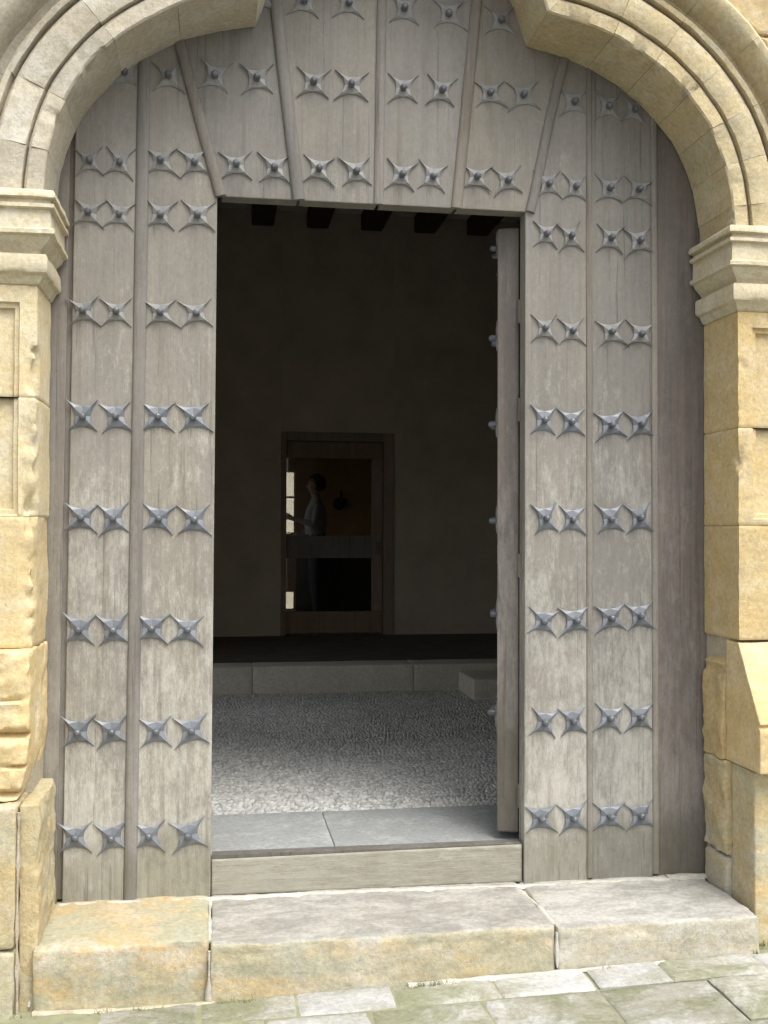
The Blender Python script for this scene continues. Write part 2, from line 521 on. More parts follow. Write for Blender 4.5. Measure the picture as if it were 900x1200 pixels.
pave = struct('pavement', (0, -1, 0))
bedm = bmesh.new()
bvs = [bedm.verts.new(p) for p in ((-4, -2.2, pz(-3) - 0.006), (5, -2.2, pz(4) - 0.006), (5, 0, pz(4) - 0.006), (-4, 0, pz(-3) - 0.006))]
bedm.faces.new(bvs)
o = from_bm('joint_bed', bedm, M['earth'], pave)
rows = [(-0.447, -0.605, [-1.9, -1.5, -1.1, -0.72, -0.36, -0.052, 0.255, 0.562, 0.90, 1.215, 1.47, 1.81, 2.15, 2.5, 2.9, 3.3]),
        (-0.612, -0.90, None), (-0.907, -1.17, None), (-1.177, -1.5, None), (-1.507, -1.8, None), (-1.807, -2.15, None)]
pale = {0: {6, 8, 9, 11}, 1: {5}}
for ri, (ya, yb, js) in enumerate(rows):
    if js is None:
        js = [-2.4 + random.uniform(0, .25)]
        while js[-1] < 3.4:
            js.append(js[-1] + random.uniform(.3, .52))
        if ri == 1:
            js = [-1.9, -1.45, -1.0, -0.55, -0.18, 0.15, 0.47, 0.83, 1.213, 1.58, 1.92, 2.3, 2.7, 3.1]
    for k in range(len(js) - 1):
        xa, xb = js[k] + 0.0025, js[k + 1] - 0.0025
        dz = random.uniform(-0.003, 0.003)
        tl = random.uniform(-0.006, 0.006)
        bm = bmesh.new()
        sd = random.random() * 30
        st = 0.03 if ri < 2 else 0.12

        def fn(p, xa=xa, xb=xb, sd=sd, dz=dz, tl=tl, ya=ya, yb=yb):
            q = p.copy()
            q.z += pz(p.x) + dz + tl * (p.x - xa)
            ed = min(p.x - xa, xb - p.x, p.y - yb, ya - p.y)
            if p.z > -0.01:
                q.z += fbm(p, 12, sd) * 0.003 - (0.006 if ed < 0.005 else 0.0)
            q.x += fbm(p, 6, sd + 3) * 0.004
            q.y += fbm(p, 6, sd + 5) * 0.004
            return q
        xs = [xa, xa + .01] + lin(xa + .03, xb - .03, st) + [xb - .01, xb]
        ys = [yb, yb + .01] + lin(yb + .03, ya - .03, st) + [ya - .01, ya]
        grid_box(bm, xs, ys, [-0.08, 0.0], fn)
        mt = M['st_pave_pale'] if (k in pale.get(ri, ()) or (ri > 1 and random.random() < .35)) else M['st_pave']
        from_bm('paving_slab', bm, mt, pave, smooth=45)

# ------------------------------------------------------------------ stone step at the door
steps = struct('steps', (0.6, -0.2, 0))


def step_block(xa, xb, yf, ztop, mat, seed, xbr=None, tilt=0.0, rf=0.012):
    def ex(p, q):
        # worn, dished top and a chipped front arris
        if p.z > ztop - 0.03:
            q.z -= 0.006 * (0.5 + fbm(p, 3, seed)) + 0.003 * abs(fbm(p, 18, seed + 4))
        if p.y < yf + 0.03:
            q.y += 0.006 * fbm(p, 6, seed + 2)
            if p.z > ztop - .05:
                c_ = max(0, fbm(p, 10, seed + 8) - .1)
                q.y += c_ * 0.012
                q.z -= c_ * 0.006
        q.z += tilt * (p.x - xa) * (1 if p.z > .1 else 0)
        if xbr and p.x > (xa + xb) / 2:
            q.x += xbr * (p.y - yf)
        return q
    # a little harder break on the arris
    return worn_block('step_block', steps, mat, xa, xb, yf, 0.10, -0.12, ztop, 0.003, rf, 0.014, ex, seed)


step_block(-0.565, -0.021, -0.425, 0.215, M['st_step_gold'], 3.1, rf=0.016)
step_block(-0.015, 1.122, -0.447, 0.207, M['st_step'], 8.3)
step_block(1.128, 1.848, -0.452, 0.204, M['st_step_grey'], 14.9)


def mortar_strip(pts, w, h, parent, seed, mat=None):
    h *= 0.8
    w *= 0.9
    pts = [(a, b, c + (.004 if .19 < c < .21 else 0)) for a, b, c in pts]
    """an irregular smear of mortar following pts (x, y, z), lying proud of the stone by h."""
    bm = bmesh.new()
    P = [Vector(p) for p in pts]
    fine = []
    for a, b in zip(P[:-1], P[1:]):
        n = max(2, int((b - a).length / 0.02))
        fine += [a.lerp(b, i / n) for i in range(n)]
    fine.append(P[-1])
    prev = None
    for i, p in enumerate(fine):
        t = (fine[min(i + 1, len(fine) - 1)] - fine[max(i - 1, 0)]).normalized()
        nrm = Vector((0, 0, 1)) if abs(t.z) < .7 else Vector((0, -1, 0))
        sd = t.cross(nrm).normalized()
        ww = w * (0.35 + 1.6 * abs(fbm(p, 9, seed)) + 0.2 * math.sin(i * .7 + seed))
        hh = h * (0.7 + 0.6 * abs(fbm(p, 17, seed + 2)))
        ring = [bm.verts.new(p - sd * ww - nrm * 0.006), bm.verts.new(p - sd * ww * .6 + nrm * hh * .8), bm.verts.new(p + nrm * hh), bm.verts.new(p + sd * ww * .6 + nrm * hh * .8), bm.verts.new(p + sd * ww - nrm * 0.006)]
        if prev:
            for a in range(4):
                bm.faces.new((prev[a], prev[a + 1], ring[a + 1], ring[a]))
            bm.faces.new((prev[4], prev[0], ring[0], ring[4]))
        else:
            bm.faces.new(ring)
        prev = ring
    bm.faces.new(list(reversed(prev)))
    return from_bm('mortar', bm, mat or M['mortar'], parent, smooth=60)


box_obj('mortar', (-0.5, 1.8, -0.36, 0.0, -0.1, 0.165), M['mortar'], steps)
mortar_strip([(-0.54, -0.02, .207), (-0.02, -0.022, .205), (0.3, -0.015, .203)], 0.022, 0.006, steps, 2)
mortar_strip([(0.3, -0.012, .203), (0.8, -0.02, .20), (1.12, -0.03, .197), (1.84, -0.02, .197)], 0.024, 0.006, steps, 5)
mortar_strip([(-0.019, -0.03, .198), (-0.019, -0.40, .196)], 0.012, 0.006, steps, 7)
mortar_strip([(-0.019, -0.444, .185), (-0.019, -0.446, 0.03)], 0.009, 0.006, steps, 9)
mortar_strip([(1.10, -0.06, .197), (1.126, -0.25, .196), (1.125, -0.42, .195)], 0.018, 0.006, steps, 11)
mortar_strip([(1.125, -0.452, .185), (1.125, -0.455, 0.07)], 0.006, 0.005, steps, 12)
mortar_strip([(-0.56, -0.43, .022), (-0.3, -0.45, .022), (0.0, -0.455, .027)], 0.020, 0.004, steps, 13, M['mortar_d'])
mortar_strip([(0.62, -0.46, .048), (1.2, -0.465, .062), (1.5, -0.46, .069)], 0.014, 0.005, steps, 16)
mortar_strip([(1.70, -0.02, .20), (1.80, -0.025, .20), (1.858, -0.03, .202)], 0.03, 0.012, steps, 33)
mortar_strip([(-0.575, -0.40, .03), (-0.572, -0.36, .12), (-0.56, -0.2, .2)], 0.014, 0.01, steps, 24)

# ------------------------------------------------------------------ the arch
CXA = 0.638
MAIN = [(1.214, 2.585), (1.211, 2.66), (1.203, 2.735), (1.190, 2.81), (1.163, 2.90), (1.125, 2.985), (1.072, 3.062), (1.005, 3.138), (0.93, 3.20), (0.85, 3.252), (0.755, 3.302), (0.64, 3.338), (0.512, 3.367)]
UPP = [(0.512, 3.367), (0.488, 3.43), (0.455, 3.52), (0.40, 3.61), (0.30, 3.70), (0.15, 3.78), (0.0, 3.83)]


def catmull(P, n=12):
    out = []
    Q = [2 * Vector(P[0]) - Vector(P[1])] + [Vector(p) for p in P] + [2 * Vector(P[-1]) - Vector(P[-2])]
    for i in range(1, len(Q) - 2):
        for k in range(n):
            t = k / n
            a, b, c, d = Q[i - 1], Q[i], Q[i + 1], Q[i + 2]
            out.append(0.5 * ((2 * b) + (c - a) * t + (2 * a - 5 * b + 4 * c - d) * t * t + (-a + 3 * b - 3 * c + d) * t ** 3))
    out.append(Q[-2].copy())
    return out


MC, UC = catmull([Vector((a, b)) for a, b in MAIN], 8), catmull([Vector((a, b)) for a, b in UPP], 8)


def tangents(C_):
    return [(C_[min(i + 1, len(C_) - 1)] - C_[max(i - 1, 0)]).normalized() for i in range(len(C_))]


MT, UT = tangents(MC), tangents(UC)
rn = lambda t: Vector((t.y, -t.x))
n1, n2 = rn(MT[-1]), rn(UT[0])
bis = (n1 + n2).normalized()


def off_pt(which, i, o):
    """offset the intrados outward by o (dx, z); mitred at the cusp."""
    C_, T_ = (MC, MT) if which == 'm' else (UC, UT)
    p = C_[i] + rn(T_[i]) * o
    Mi = MC[-1] + bis * (o / max(bis.dot(n1), .3))
    if which == 'm':
        if i == len(C_) - 1:
            return Mi
        # beyond the mitre line?
        if (p - MC[-1]).cross(bis) < 0 and (C_[i] - MC[-1]).length < 1.3 * o + .02 if False else ((p - Mi).dot(MT[-1]) > 0):
            return Mi
    else:
        if i == 0 or (p - Mi).dot(UT[0]) < 0:
            return Mi
    return p


YF = -0.28
PROF = [(0.0, -0.003), (0.0, YF + .10), (0.0, YF + .006), (0.006, YF), (0.053, YF), (0.055, YF + .026), (0.067, YF + .028), (0.070, YF - .006), (0.09, YF - .012), (0.13, YF - .016), (0.158, YF - .008),
        (0.165, YF + .024), (0.177, YF + .024), (0.180, YF - .014), (0.195, YF - .018), (0.202, YF + .006), (0.208, YF + .035), (0.228, YF + .055), (0.252, YF + .045), (0.262, YF + .012), (0.275, YF - .026),
        (0.30, YF - .046), (0.325, YF - .046), (0.348, YF - .022), (0.356, YF + .02), (0.375, YF + .05), (0.40, YF + .055), (0.41, YF + .05), (0.41, -0.003)]


def sweep(name, side, which, i0, i1, mat, parent, inset=0.0, gap=0.0, rough=0.0034, yshift=0.0):
    bm = bmesh.new()
    sd = random.random() * 40
    rings = []
    idx = list(range(i0, i1 + 1))
    C_, T_ = (MC, MT) if which == 'm' else (UC, UT)
    for a, i in enumerate(idx):
        sh = gap if a == 0 else (-gap if a == len(idx) - 1 else 0)
        ring = []
        for o_, y in PROF:
            p = off_pt(which, i, o_ + (inset if o_ < .3 else -inset))
            p = p + T_[i] * sh
            q = Vector((CXA + side * p.x, y + (yshift if y < -.1 else 0), p.y))
            n = fbm(q, 11, sd, 3) * rough
            chip = 0.0
            if o_ < .01 and y < YF + .02:                      # a softly battered arris
                chip = max(0, fbm(q, 9, sd + 5) - 0.2) * 0.022
            q.x += side * (n * .7 + chip)
            q.z += n * .7 + chip
            q.y += fbm(q, 13, sd + 7, 3) * rough + chip
            ring.append(bm.verts.new(q))
        rings.append(ring)
    for r0, r1 in zip(rings[:-1], rings[1:]):
        for k in range(len(PROF)):
            j = (k + 1) % len(PROF)
            bm.faces.new((r0[k], r0[j], r1[j], r1[k]))
    bm.faces.new(rings[0])
    bm.faces.new(list(reversed(rings[-1])))
    bmesh.ops.remove_doubles(bm, verts=bm.verts, dist=0.0004)
    return from_bm(name, bm, mat, parent, smooth=40)


arch = thing('stone_arch', 'moulded pale sandstone arch with two hanging cusps framing the door top', 'arch', (CXA, -0.14, 2.6))
cuts = [0, 13, 28, 40, 52, 66, 80, len(MC) - 1]
cuts_l = [0, 20, 36, 58, 78, len(MC) - 1]
for side, cs, mt in ((1, cuts, M['st_archr']), (-1, cuts_l, M['st_archl'])):
    for a, b in zip(cs[:-1], cs[1:]):
        sweep('voussoir', side, 'm', a, b, mt, arch, gap=0.0005)
    sweep('voussoir', side, 'u', 0, 24, mt, arch, gap=0.0005)
    sweep('voussoir', side, 'u', 24, len(UC) - 1, mt, arch, gap=0.0005)
    sweep('mortar', side, 'm', 0, len(MC) - 1, M['mortar_d'], arch, inset=0.008, yshift=0.008, rough=0.0)

# ------------------------------------------------------------------ church wall behind and around the arch
wall = thing('church_wall', 'rough golden ashlar church wall outside the arch mouldings', 'wall', (CXA, 0.3, 0))
edge = [off_pt('m', i, .38) for i in range(len(MC))] + [off_pt('u', i, .38) for i in range(1, len(UC))]
for side in (1, -1):
    poly = []
    for p in edge:
        if not poly or (Vector(poly[-1]) - p).length > .01:
            poly.append((p.x, p.y))
    poly[0] = (1.24, 2.585)
    poly.insert(1, (1.594, 2.586))
    poly = [(1.24, -0.2)] + poly
    poly[-1] = (0.0, poly[-1][1])
    poly += [(0.0, 6.8), (5.2, 6.8), (5.2, -0.2)]
    bm = bmesh.new()
    prism(bm, [(CXA + side * x, z) for x, z in poly], -0.225, 0.46, 0)
    from_bm('wall_core', bm, M['mortar_d'], wall)


def xr(z):
    if z <= edge[0].y:
        return 1.594
    best = 0.0
    for a, b in zip(edge[:-1], edge[1:]):
        if min(a.y, b.y) <= z <= max(a.y, b.y) and abs(b.y - a.y) > 1e-6:
            best = max(best, a.x + (b.x - a.x) * (z - a.y) / (b.y - a.y))
    return best


courses = [2.60, 2.86, 3.10, 3.36, 3.66, 3.96, 4.3]
for side in (1, -1):
    for za, zb in zip(courses[:-1], courses[1:]):
        sx = [xr(za + (zb - za) * k / 6) + .012 for k in range(7)]
        x = max(sx) + random.uniform(.12, .35)
        js = [x]
        while js[-1] < 3.2:
            js.append(js[-1] + random.uniform(.35, .6))
        polys = [[(sx[k], za + .006 + (zb - za - .012) * k / 6) for k in range(7)] + [(js[0] - .005, zb - .006), (js[0] - .005, za + .006)]]
        for a, b in zip(js[:-1], js[1:]):
            polys.append([(a + .005, za + .006), (a + .005, zb - .006), (b - .005, zb - .006), (b - .005, za + .006)])
        for pl in polys:
            bm = bmesh.new()
            d = random.uniform(-.012, .006)
            prism(bm, [(CXA + side * x_, z_) for x_, z_ in pl], -0.246 + d, -0.2, 0.012)
            from_bm('ashlar', bm, M['wall_st'], wall)

# ------------------------------------------------------------------ pilasters
CAP = [(2.638, -.02), (2.634, .02), (2.622, .056), (2.612, .062), (2.598, .062), (2.594, .044), (2.582, .044), (2.578, .058), (2.566, .058), (2.562, .044), (2.50, .046), (2.494, .058), (2.480, .058), (2.476, .044), (2.462, .038),
       (2.440, .014), (2.424, .008), (2.420, .030), (2.412, .034), (2.372, .036), (2.360, .032), (2.352, .018), (2.338, .012), (2.326, .004), (2.318, -.02)]


def pilaster(side, label, mat_shaft, mat_base):
    ax = 1.2265                                  # arris distance from the arch's axis
    wx = CXA
    root = thing('stone_pilaster', label, 'pilaster', (wx + side * 1.42, -0.14, 0), 0, 'pilasters carrying the arch')

    def X(d):
        return wx + side * d
    # impost moulding wrapped round the corner
    bm = bmesh.new()
    rings = []
    sd = random.random() * 20
    path = lin(-0.003, YF, 0.03)
    for (z, p) in CAP:
        row = []
        for y in path[:-1]:
            row.append((ax - p, y, z))
        row.append((ax - p, YF - p, z))
        for d in lin(ax + .02, 1.66, 0.03):
            row.append((d, YF - p, z))
        rings.append([bm.verts.new(Vector((X(d), y, z)) + Vector((1, 1, 1)) * (fbm(Vector((d, y, z)), 12, sd) * 0.0028)) for d, y, z in row])
    for r0, r1 in zip(rings[:-1], rings[1:]):
        for k in range(len(r0) - 1):
            bm.faces.new((r0[k], r0[k + 1], r1[k + 1], r1[k]))
    # close the top and bottom against the stone behind
    for ring, zc in ((rings[0], 2.638), (rings[-1], 2.318)):
        c = bm.verts.new((X(1.66), -0.003, zc))
        for k in range(len(ring) - 1):
            bm.faces.new((ring[k], ring[k + 1], c))
    from_bm('impost', bm, M['st_cap'], root, smooth=35)

    box_obj('mortar', (min(X(ax + .03), X(1.64)), max(X(ax + .03), X(1.64)), YF + .034, -.02, 1.14, 2.31), M['mortar_d'], root)
    # shaft stones, with a sunk panel on the two upper ones
    zs = [2.325, 1.90, 1.545, 1.13] if side > 0 else [2.325, 1.955, 1.565, 1.135]
    pan0, pan1 = 1.57, 2.265
    for zi in range(3):
        z1, z0 = zs[zi] - .0006, zs[zi + 1] + .0006
        panel = zi < 2
        sd = random.random() * 50

        def fn(p, sd=sd, panel=panel, z0=z0, z1=z1):
            d = side * (p.x - wx)
            q = p.copy()
            front = p.y < YF + .001
            if front and panel and pan0 < p.z < pan1 and d > ax + 0.058:
                q.y += 0.012
                if pan0 + .018 < p.z < pan1 - .018 and d > ax + 0.076:
                    q.y += 0.014
            near = max(0, 1 - (d - ax) / .05) * max(0, 1 - (p.y - YF) / .05)
            if near > 0:
                if side < 0:
                    e = max(0, fbm(p, 9, 3.3) + .25 if p.z < 2.12 else fbm(p, 9, 3.3) - .35)
                    amt = 0.030
                else:
                    e = max(0, fbm(p, 12, 8.3) - .12) if p.z > 1.55 else max(0, fbm(p, 12, 8.3) - .5)
                    amt = 0.022
                e *= near
                q.x += side * e * amt
                q.y += e * amt
            # broken face of the lower left shaft
            if side < 0 and front and p.z < 1.95 and d < ax + .055:
                q.y += max(0, fbm(p, 6, 21.0)) * 0.012
            if side < 0 and p.z < 1.56 and d < ax + .03:
                q.x += side * (0.004 + 0.006 * fbm(p, 7, 2.2))
            ez = min(p.z - z0, z1 - p.z)
            if ez < .004 and (front or d < ax + .001):
                q.y += .003 if front else 0
                q.x += side * .003 if d < ax + .001 else 0
            q.x += side * fbm(p, 10, sd) * .0022
            q.y += fbm(p, 10, sd + 4) * .0025
            return q
        ds = [ax, ax + .006] + lin(ax + .016, ax + .05, .009) + [ax + .056, ax + .060, ax + .073, ax + .078] + lin(ax + .1, 1.66, .04)
        xs = sorted(X(d) for d in ds)
        zz = sorted(set([z0, z0 + .006] + lin(z0 + .015, z1 - .015, .014) + [z1 - .006, z1] + [z for z in (pan0 - .002, pan0 + .002, pan0 + .016, pan0 + .02, pan1 - .02, pan1 - .016, pan1 - .002, pan1 + .002) if z0 < z < z1]))
        ys = [YF, YF + .006] + lin(YF + .016, -0.003, .02)
        bm = bmesh.new()
        grid_box(bm, xs, ys, zz, fn)
        from_bm('shaft_stone', bm, M['st_left_up'] if side < 0 and zi < 2 else mat_shaft, root, smooth=40)
    return root, X, ax


# --- left
rl, XL, ax = pilaster(-1, 'golden stone pilaster left of the door with deep eroded grooves low down', M['st_left'], M['st_base'])


def ped_left(p, q):
    # horizontal eroded furrows on the face, edge eaten away towards the foot
    if p.y < -0.30:
        for zc, wd, am in ((0.985, .006, .018), (0.872, .011, .05), (0.775, .006, .03), (0.69, .011, .06)):
            zz = zc + 0.010 * fbm(Vector((p.x * 3, 0, zc)), 3, 1.0)
            q.y += am * math.exp(-((p.z - zz) / wd) ** 2) * (0.75 + .6 * fbm(p, 5, 4.0))
        q.y += 0.008 * fbm(p, 13, 6.0) + 0.004 * fbm(p, 30, 8.0)
    if p.x > -0.64:
        t = max(0, (0.86 - p.z) / .22)
        q.x -= 0.042 * t * t + 0.010 * max(0, fbm(p, 15, 2.0))
    return q


worn_block('pedestal_stone', rl, M['st_left'], XL(1.66), -0.588, -0.375, -0.003, 0.662, 1.132, 0.003, 0.009, 0.011, ped_left, 4.4)


def foot_left(p, q):
    if p.x > -0.57:
        q.x += 0.007 * fbm(p, 14, 7.7) - max(0, fbm(p, 9, 1.7)) * .016
    return q


worn_block('base_stone', rl, M['st_base'], -0.608, -0.55, -0.40, -0.015, -0.1, 0.655, 0.003, 0.006, 0.012, foot_left, 9.0)
worn_block('base_stone', rl, M['st_base'], XL(1.66), -0.614, -0.43, -0.003, 0.215, 0.655, 0.004, 0.014, 0.018, None, 31.0)
worn_block('base_stone', rl, M['st_base'], XL(1.66), -0.614, -0.43, -0.003, -0.1, 0.207, 0.004, 0.014, 0.018, None, 35.0)
mortar_strip([(-0.607, -0.425, 0.0), (-0.610, -0.427, 0.3), (-0.607, -0.425, 0.64)], 0.009, 0.005, rl, 41, M['mortar_d'])

# --- right
rr, XR, ax = pilaster(1, 'golden stone pilaster right of the door with smooth sloping shaded pedestal', M['st_right'], M['st_base'])


def slope_right(p, q):
    # the pedestal head slopes forward to the dado below
    k = min(1, max(0, (1.118 - p.z) / .265))
    if p.y < -0.26:
        q.y = q.y - 0.155 * k
    if abs(p.z - .845) < .008 and p.y < -.26:
        q.y += .012
    return q


worn_block('pedestal_stone', rr, M['st_right'], 1.8605, XR(1.66), -0.283, -0.186, 0.682, 1.122, 0.002, 0.006, 0.012, slope_right, 12.0)


def inner_right(p, q):
    # broken stone behind it, with a hollow at the top against the door frame
    if p.x < 1.90:
        q.x += 0.010 * fbm(p, 9, 5.0)
        if p.z > 1.02:
            q.x += 0.05 * min(1, (p.z - 1.02) / .06)
    if p.x < 1.9 and abs(p.z - 1.005) < .012:
        q.x += .012
    return q


worn_block('pedestal_stone', rr, M['st_right'], 1.850, XR(1.66), -0.184, -0.012, 0.682, 1.122, 0.004, 0.008, 0.014, inner_right, 17.0)


def low_right(p, q):
    if p.x < 1.88:
        q.x += 0.013 * fbm(p, 8, 9.0) + max(0, fbm(p, 15, 2.0)) * .012
    return q


worn_block('base_stone', rr, M['st_base'], 1.852, XR(1.66), -0.20, -0.012, 0.33, 0.677, 0.005, 0.014, 0.014, low_right, 23.0)
worn_block('base_stone', rr, M['st_base'], 1.872, XR(1.66), -0.375, -0.203, -0.05, 0.677, 0.004, 0.01, 0.016, None, 26.0)
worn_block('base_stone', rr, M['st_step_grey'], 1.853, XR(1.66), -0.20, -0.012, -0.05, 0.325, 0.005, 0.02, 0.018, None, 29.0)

# ------------------------------------------------------------------ the big door
door = thing('oak_door', 'tall weathered grey oak church door covered with rows of iron stars', 'door', (0.64, 0.03, 0.2))
D0, D1 = 0.0, 0.07
TOP = 3.95


def plank(poly, mat=None, y0=D0, y1=D1, name='plank', bev=0.004):
    bm = bmesh.new()
    prism(bm, poly, y0, y1, bev)
    return from_bm(name, bm, mat or M['wood'], door)


def taper(xa0, xa1, xb0, xb1, z0, z1):
    return [(xa0, z0), (xb0, z0), (xb1, z1), (xa1, z1)]


# outer boards beside the jambs
plank([(-0.70, 0.196), (-0.553, 0.196), (-0.527, 2.95), (-0.70, 2.95)], M['wood_batten'], 0.006)
plank([(-0.56, 0.22), (-0.52, 0.22), (-0.50, 3.0), (-0.54, 3.0)], M['wood_batten'], 0.016, 0.066, 'backing', 0)
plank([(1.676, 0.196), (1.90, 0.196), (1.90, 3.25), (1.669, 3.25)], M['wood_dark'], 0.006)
# left leaf
plank([(-0.533, 0.196), (-0.310, 0.196), (-0.279, 3.4), (-0.505, 3.4)])
plank([(-0.289, 0.196), (-0.0185, 0.196), (-0.009, 2.733), (-0.012, 2.79), (-0.150, 3.27), (-0.178, 3.42), (-0.262, 3.42)])
# boards over the wicket, fanning out
B1, B2, B3, B4, B5 = [(0.003, 2.735), (-0.139, 3.256), (-0.20, 3.50)], [(0.287, 2.735), (0.199, 3.471), (0.165, TOP)], [(0.583, 2.735), (0.593, 3.50), (0.597, TOP)], [(0.880, 2.735), (0.956, 3.53), (0.99, TOP)], [(1.165, 2.735), (1.19, 2.84), (1.24, 3.08), (1.292, 3.295), (1.34, 3.45)]


def between(Lp, Rp, gap=.006):
    return [(x + gap, z) for x, z in Lp] and ([(Rp[0][0] - gap, Rp[0][1])] + [(x - gap, z) for x, z in Rp[1:]] + [(x + gap, z) for x, z in reversed(Lp[1:])] + [(Lp[0][0] + gap, Lp[0][1])])


plank(between(B1 + [(-0.24, 3.62)], B2))
plank(between(B2, B3))
plank(between(B3, B4))
plank(between(B4, B5 + [(1.42, 3.62)]))
# right leaf
plank([(1.1445, 0.196), (1.397, 0.196), (1.394, 3.35), (1.318, 3.35), (1.298, 3.295), (1.246, 3.08), (1.196, 2.84), (1.1475, 2.735)])
plank([(1.409, 0.196), (1.655, 0.196), (1.651, 3.35), (1.405, 3.4)])
# rounded cover strips over the joints
def batten(pts, w, h, mat=None, y=D0):
    bm = bmesh.new()
    P = [Vector(p) for p in pts]
    # resample smoothly
    C_ = catmull(P, 8) if len(P) > 2 else [P[0].lerp(P[1], i / 30) for i in range(31)]
    T_ = tangents(C_)
    prev = None
    prof = [(-1, .012), (-1, -.25 * h / .01 * .01), (-.72, -.8 * h), (-.3, -h), (.3, -h), (.72, -.8 * h), (1, -.25 * h), (1, .012)]
    prof = [(-1, .012), (-1, -.3 * h), (-.7, -.85 * h), (-.25, -h), (.25, -h), (.7, -.85 * h), (1, -.3 * h), (1, .012)]
    for i, p in enumerate(C_):
        n = rn(T_[i])
        ww = w * .5 * (1 + .05 * noise.noise(Vector((p.x * 5, p.y * 5, w * 90))))
        ring = [bm.verts.new((p.x + n.x * a * ww, y + b, p.y + n.y * a * ww)) for a, b in prof]
        if prev:
            for k in range(len(prof)):
                j = (k + 1) % len(prof)
                bm.faces.new((prev[k], prev[j], ring[j], ring[k]))
        else:
            bm.faces.new(ring)
        prev = ring
    bm.faces.new(list(reversed(prev)))
    return from_bm('batten', bm, mat or M['wood_batten'], door, smooth=50)


batten([(-0.3, 0.212), (-0.269, 3.42)], 0.046, 0.011)
batten(B1, 0.042, 0.015)
batten(B2, 0.046, 0.015)
batten(B3, 0.036, 0.010)
batten(B4, 0.042, 0.013)
batten(B5, 0.038, 0.012)
batten([(1.402, 0.21), (1.399, 3.3)], 0.024, 0.006)
batten([(1.666, 0.213), (1.661, 3.3)], 0.026, 0.007)
# sill beam under the wicket, front worn pale, top dark
plank([(-0.0155, 0.207), (1.1405, 0.202), (1.1405, 0.341), (-0.0155, 0.334)], M['wood_pale'], 0.012, 0.062, 'sill_beam', 0.006)
plank([(-0.0145, 0.3345), (1.1395, 0.3415), (1.1395, 0.3465), (-0.0145, 0.350)], M['wood_dark'], 0.020, 0.066, 'sill_capping', 0.0015)


# ---- iron stars
def star_mesh(name, rx, rz, inner, seed):
    rnd = random.Random(seed)
    bm = bmesh.new()
    tips = [(math.atan2(sz * rz, sx * rx), sx * rx * rnd.uniform(.86, 1.07), sz * rz * rnd.uniform(.86, 1.07)) for sx, sz in ((1, 1), (-1, 1), (-1, -1), (1, -1))]
    mids = [(0, inner * 1.12 * rnd.uniform(.92, 1.08)), (-inner * rnd.uniform(.9, 1.05), 0), (0, -inner * 1.12 * rnd.uniform(.95, 1.1)), (inner * rnd.uniform(.9, 1.05), 0)]
    ring = []
    for k in range(4):
        a = Vector(tips[k][1:])
        b = Vector(tips[(k + 1) % 4][1:])
        mid = Vector(mids[k])
        ctrl = 2 * mid - (a + b) / 2
        # concave side: quadratic curve tip - middle - tip, blunt tip
        N = 8
        for t in range(N):
            u = t / N
            p = (1 - u) ** 2 * a + 2 * u * (1 - u) * ctrl + u * u * b
            ring.append((p, u))
    c = bm.verts.new((0, -0.010, 0))
    top, low = [], []
    for p, u in ring:
        on_tip = (u == 0)
        near = min(u, 1 - u)
        h = 0.0045 if on_tip else 0.003
        top.append(bm.verts.new((p.x * (.985), -h, p.y * .985)))
        low.append(bm.verts.new((p.x, 0.001, p.y)))
    # ridge verts halfway along each arm
    n = len(ring)
    for k in range(4):
        i0 = k * 8
        a = Vector(tips[k][1:]) * .5
        rid = bm.verts.new((a.x, -0.0095, a.y))
        prv, nxt = top[(i0 - 4) % n], top[(i0 + 4) % n]
        seq = [top[(i0 + d) % n] for d in range(-4, 5)]
        for s0, s1 in zip(seq[:-1], seq[1:]):
            bm.faces.new((rid, s0, s1))
        bm.faces.new((c, prv, rid))
        bm.faces.new((c, rid, nxt))
    for i in range(n):
        j = (i + 1) % n
        bm.faces.new((top[i], low[i], low[j], top[j]))
    bmesh.ops.recalc_face_normals(bm, faces=bm.faces)
    me = bpy.data.meshes.new(name)
    bm.to_mesh(me)
    bm.free()
    return me


def boss_mesh(name):
    bm = bmesh.new()
    prof = [(0.0125, 0.0), (0.0135, -0.012), (0.0125, -0.021), (0.010, -0.026), (0.005, -0.029)]
    prev = None
    for r_, y in prof:
        ring = []
        for k in range(8):
            a = 2 * math.pi * (k + .5) / 8
            # squarish forged head
            sc = 1.0 / max(abs(math.cos(a)), abs(math.sin(a))) * .93
            ring.append(bm.verts.new((r_ * math.cos(a) * sc, y, r_ * math.sin(a) * sc)))
        if prev:
            for k in range(8):
                j = (k + 1) % 8
                bm.faces.new((prev[k], prev[j], ring[j], ring[k]))
        prev = ring
    bm.faces.new(prev)
    bmesh.ops.recalc_face_normals(bm, faces=bm.faces)
    me = bpy.data.meshes.new(name)
    bm.to_mesh(me)
    bm.free()
    return me


star_sets = {}
for key, mt in (('dusty', 'iron_dusty'), ('bare', 'iron')):
    star_sets[key] = []
    for sd in range(7):
        me = star_mesh('star_' + key, 0.062 + .003 * (sd % 2), 0.058, (0.0265 if key == 'dusty' else 0.0305) + .0003 * sd, sd * 3 + 1)
        me.materials.append(M[mt])
        star_sets[key].append(me)
BOSS = boss_mesh('boss')
BOSS.materials.append(M['iron_boss'])
BOSS_D = BOSS.copy()
BOSS_D.materials.clear()
BOSS_D.materials.append(M['iron_boss'])


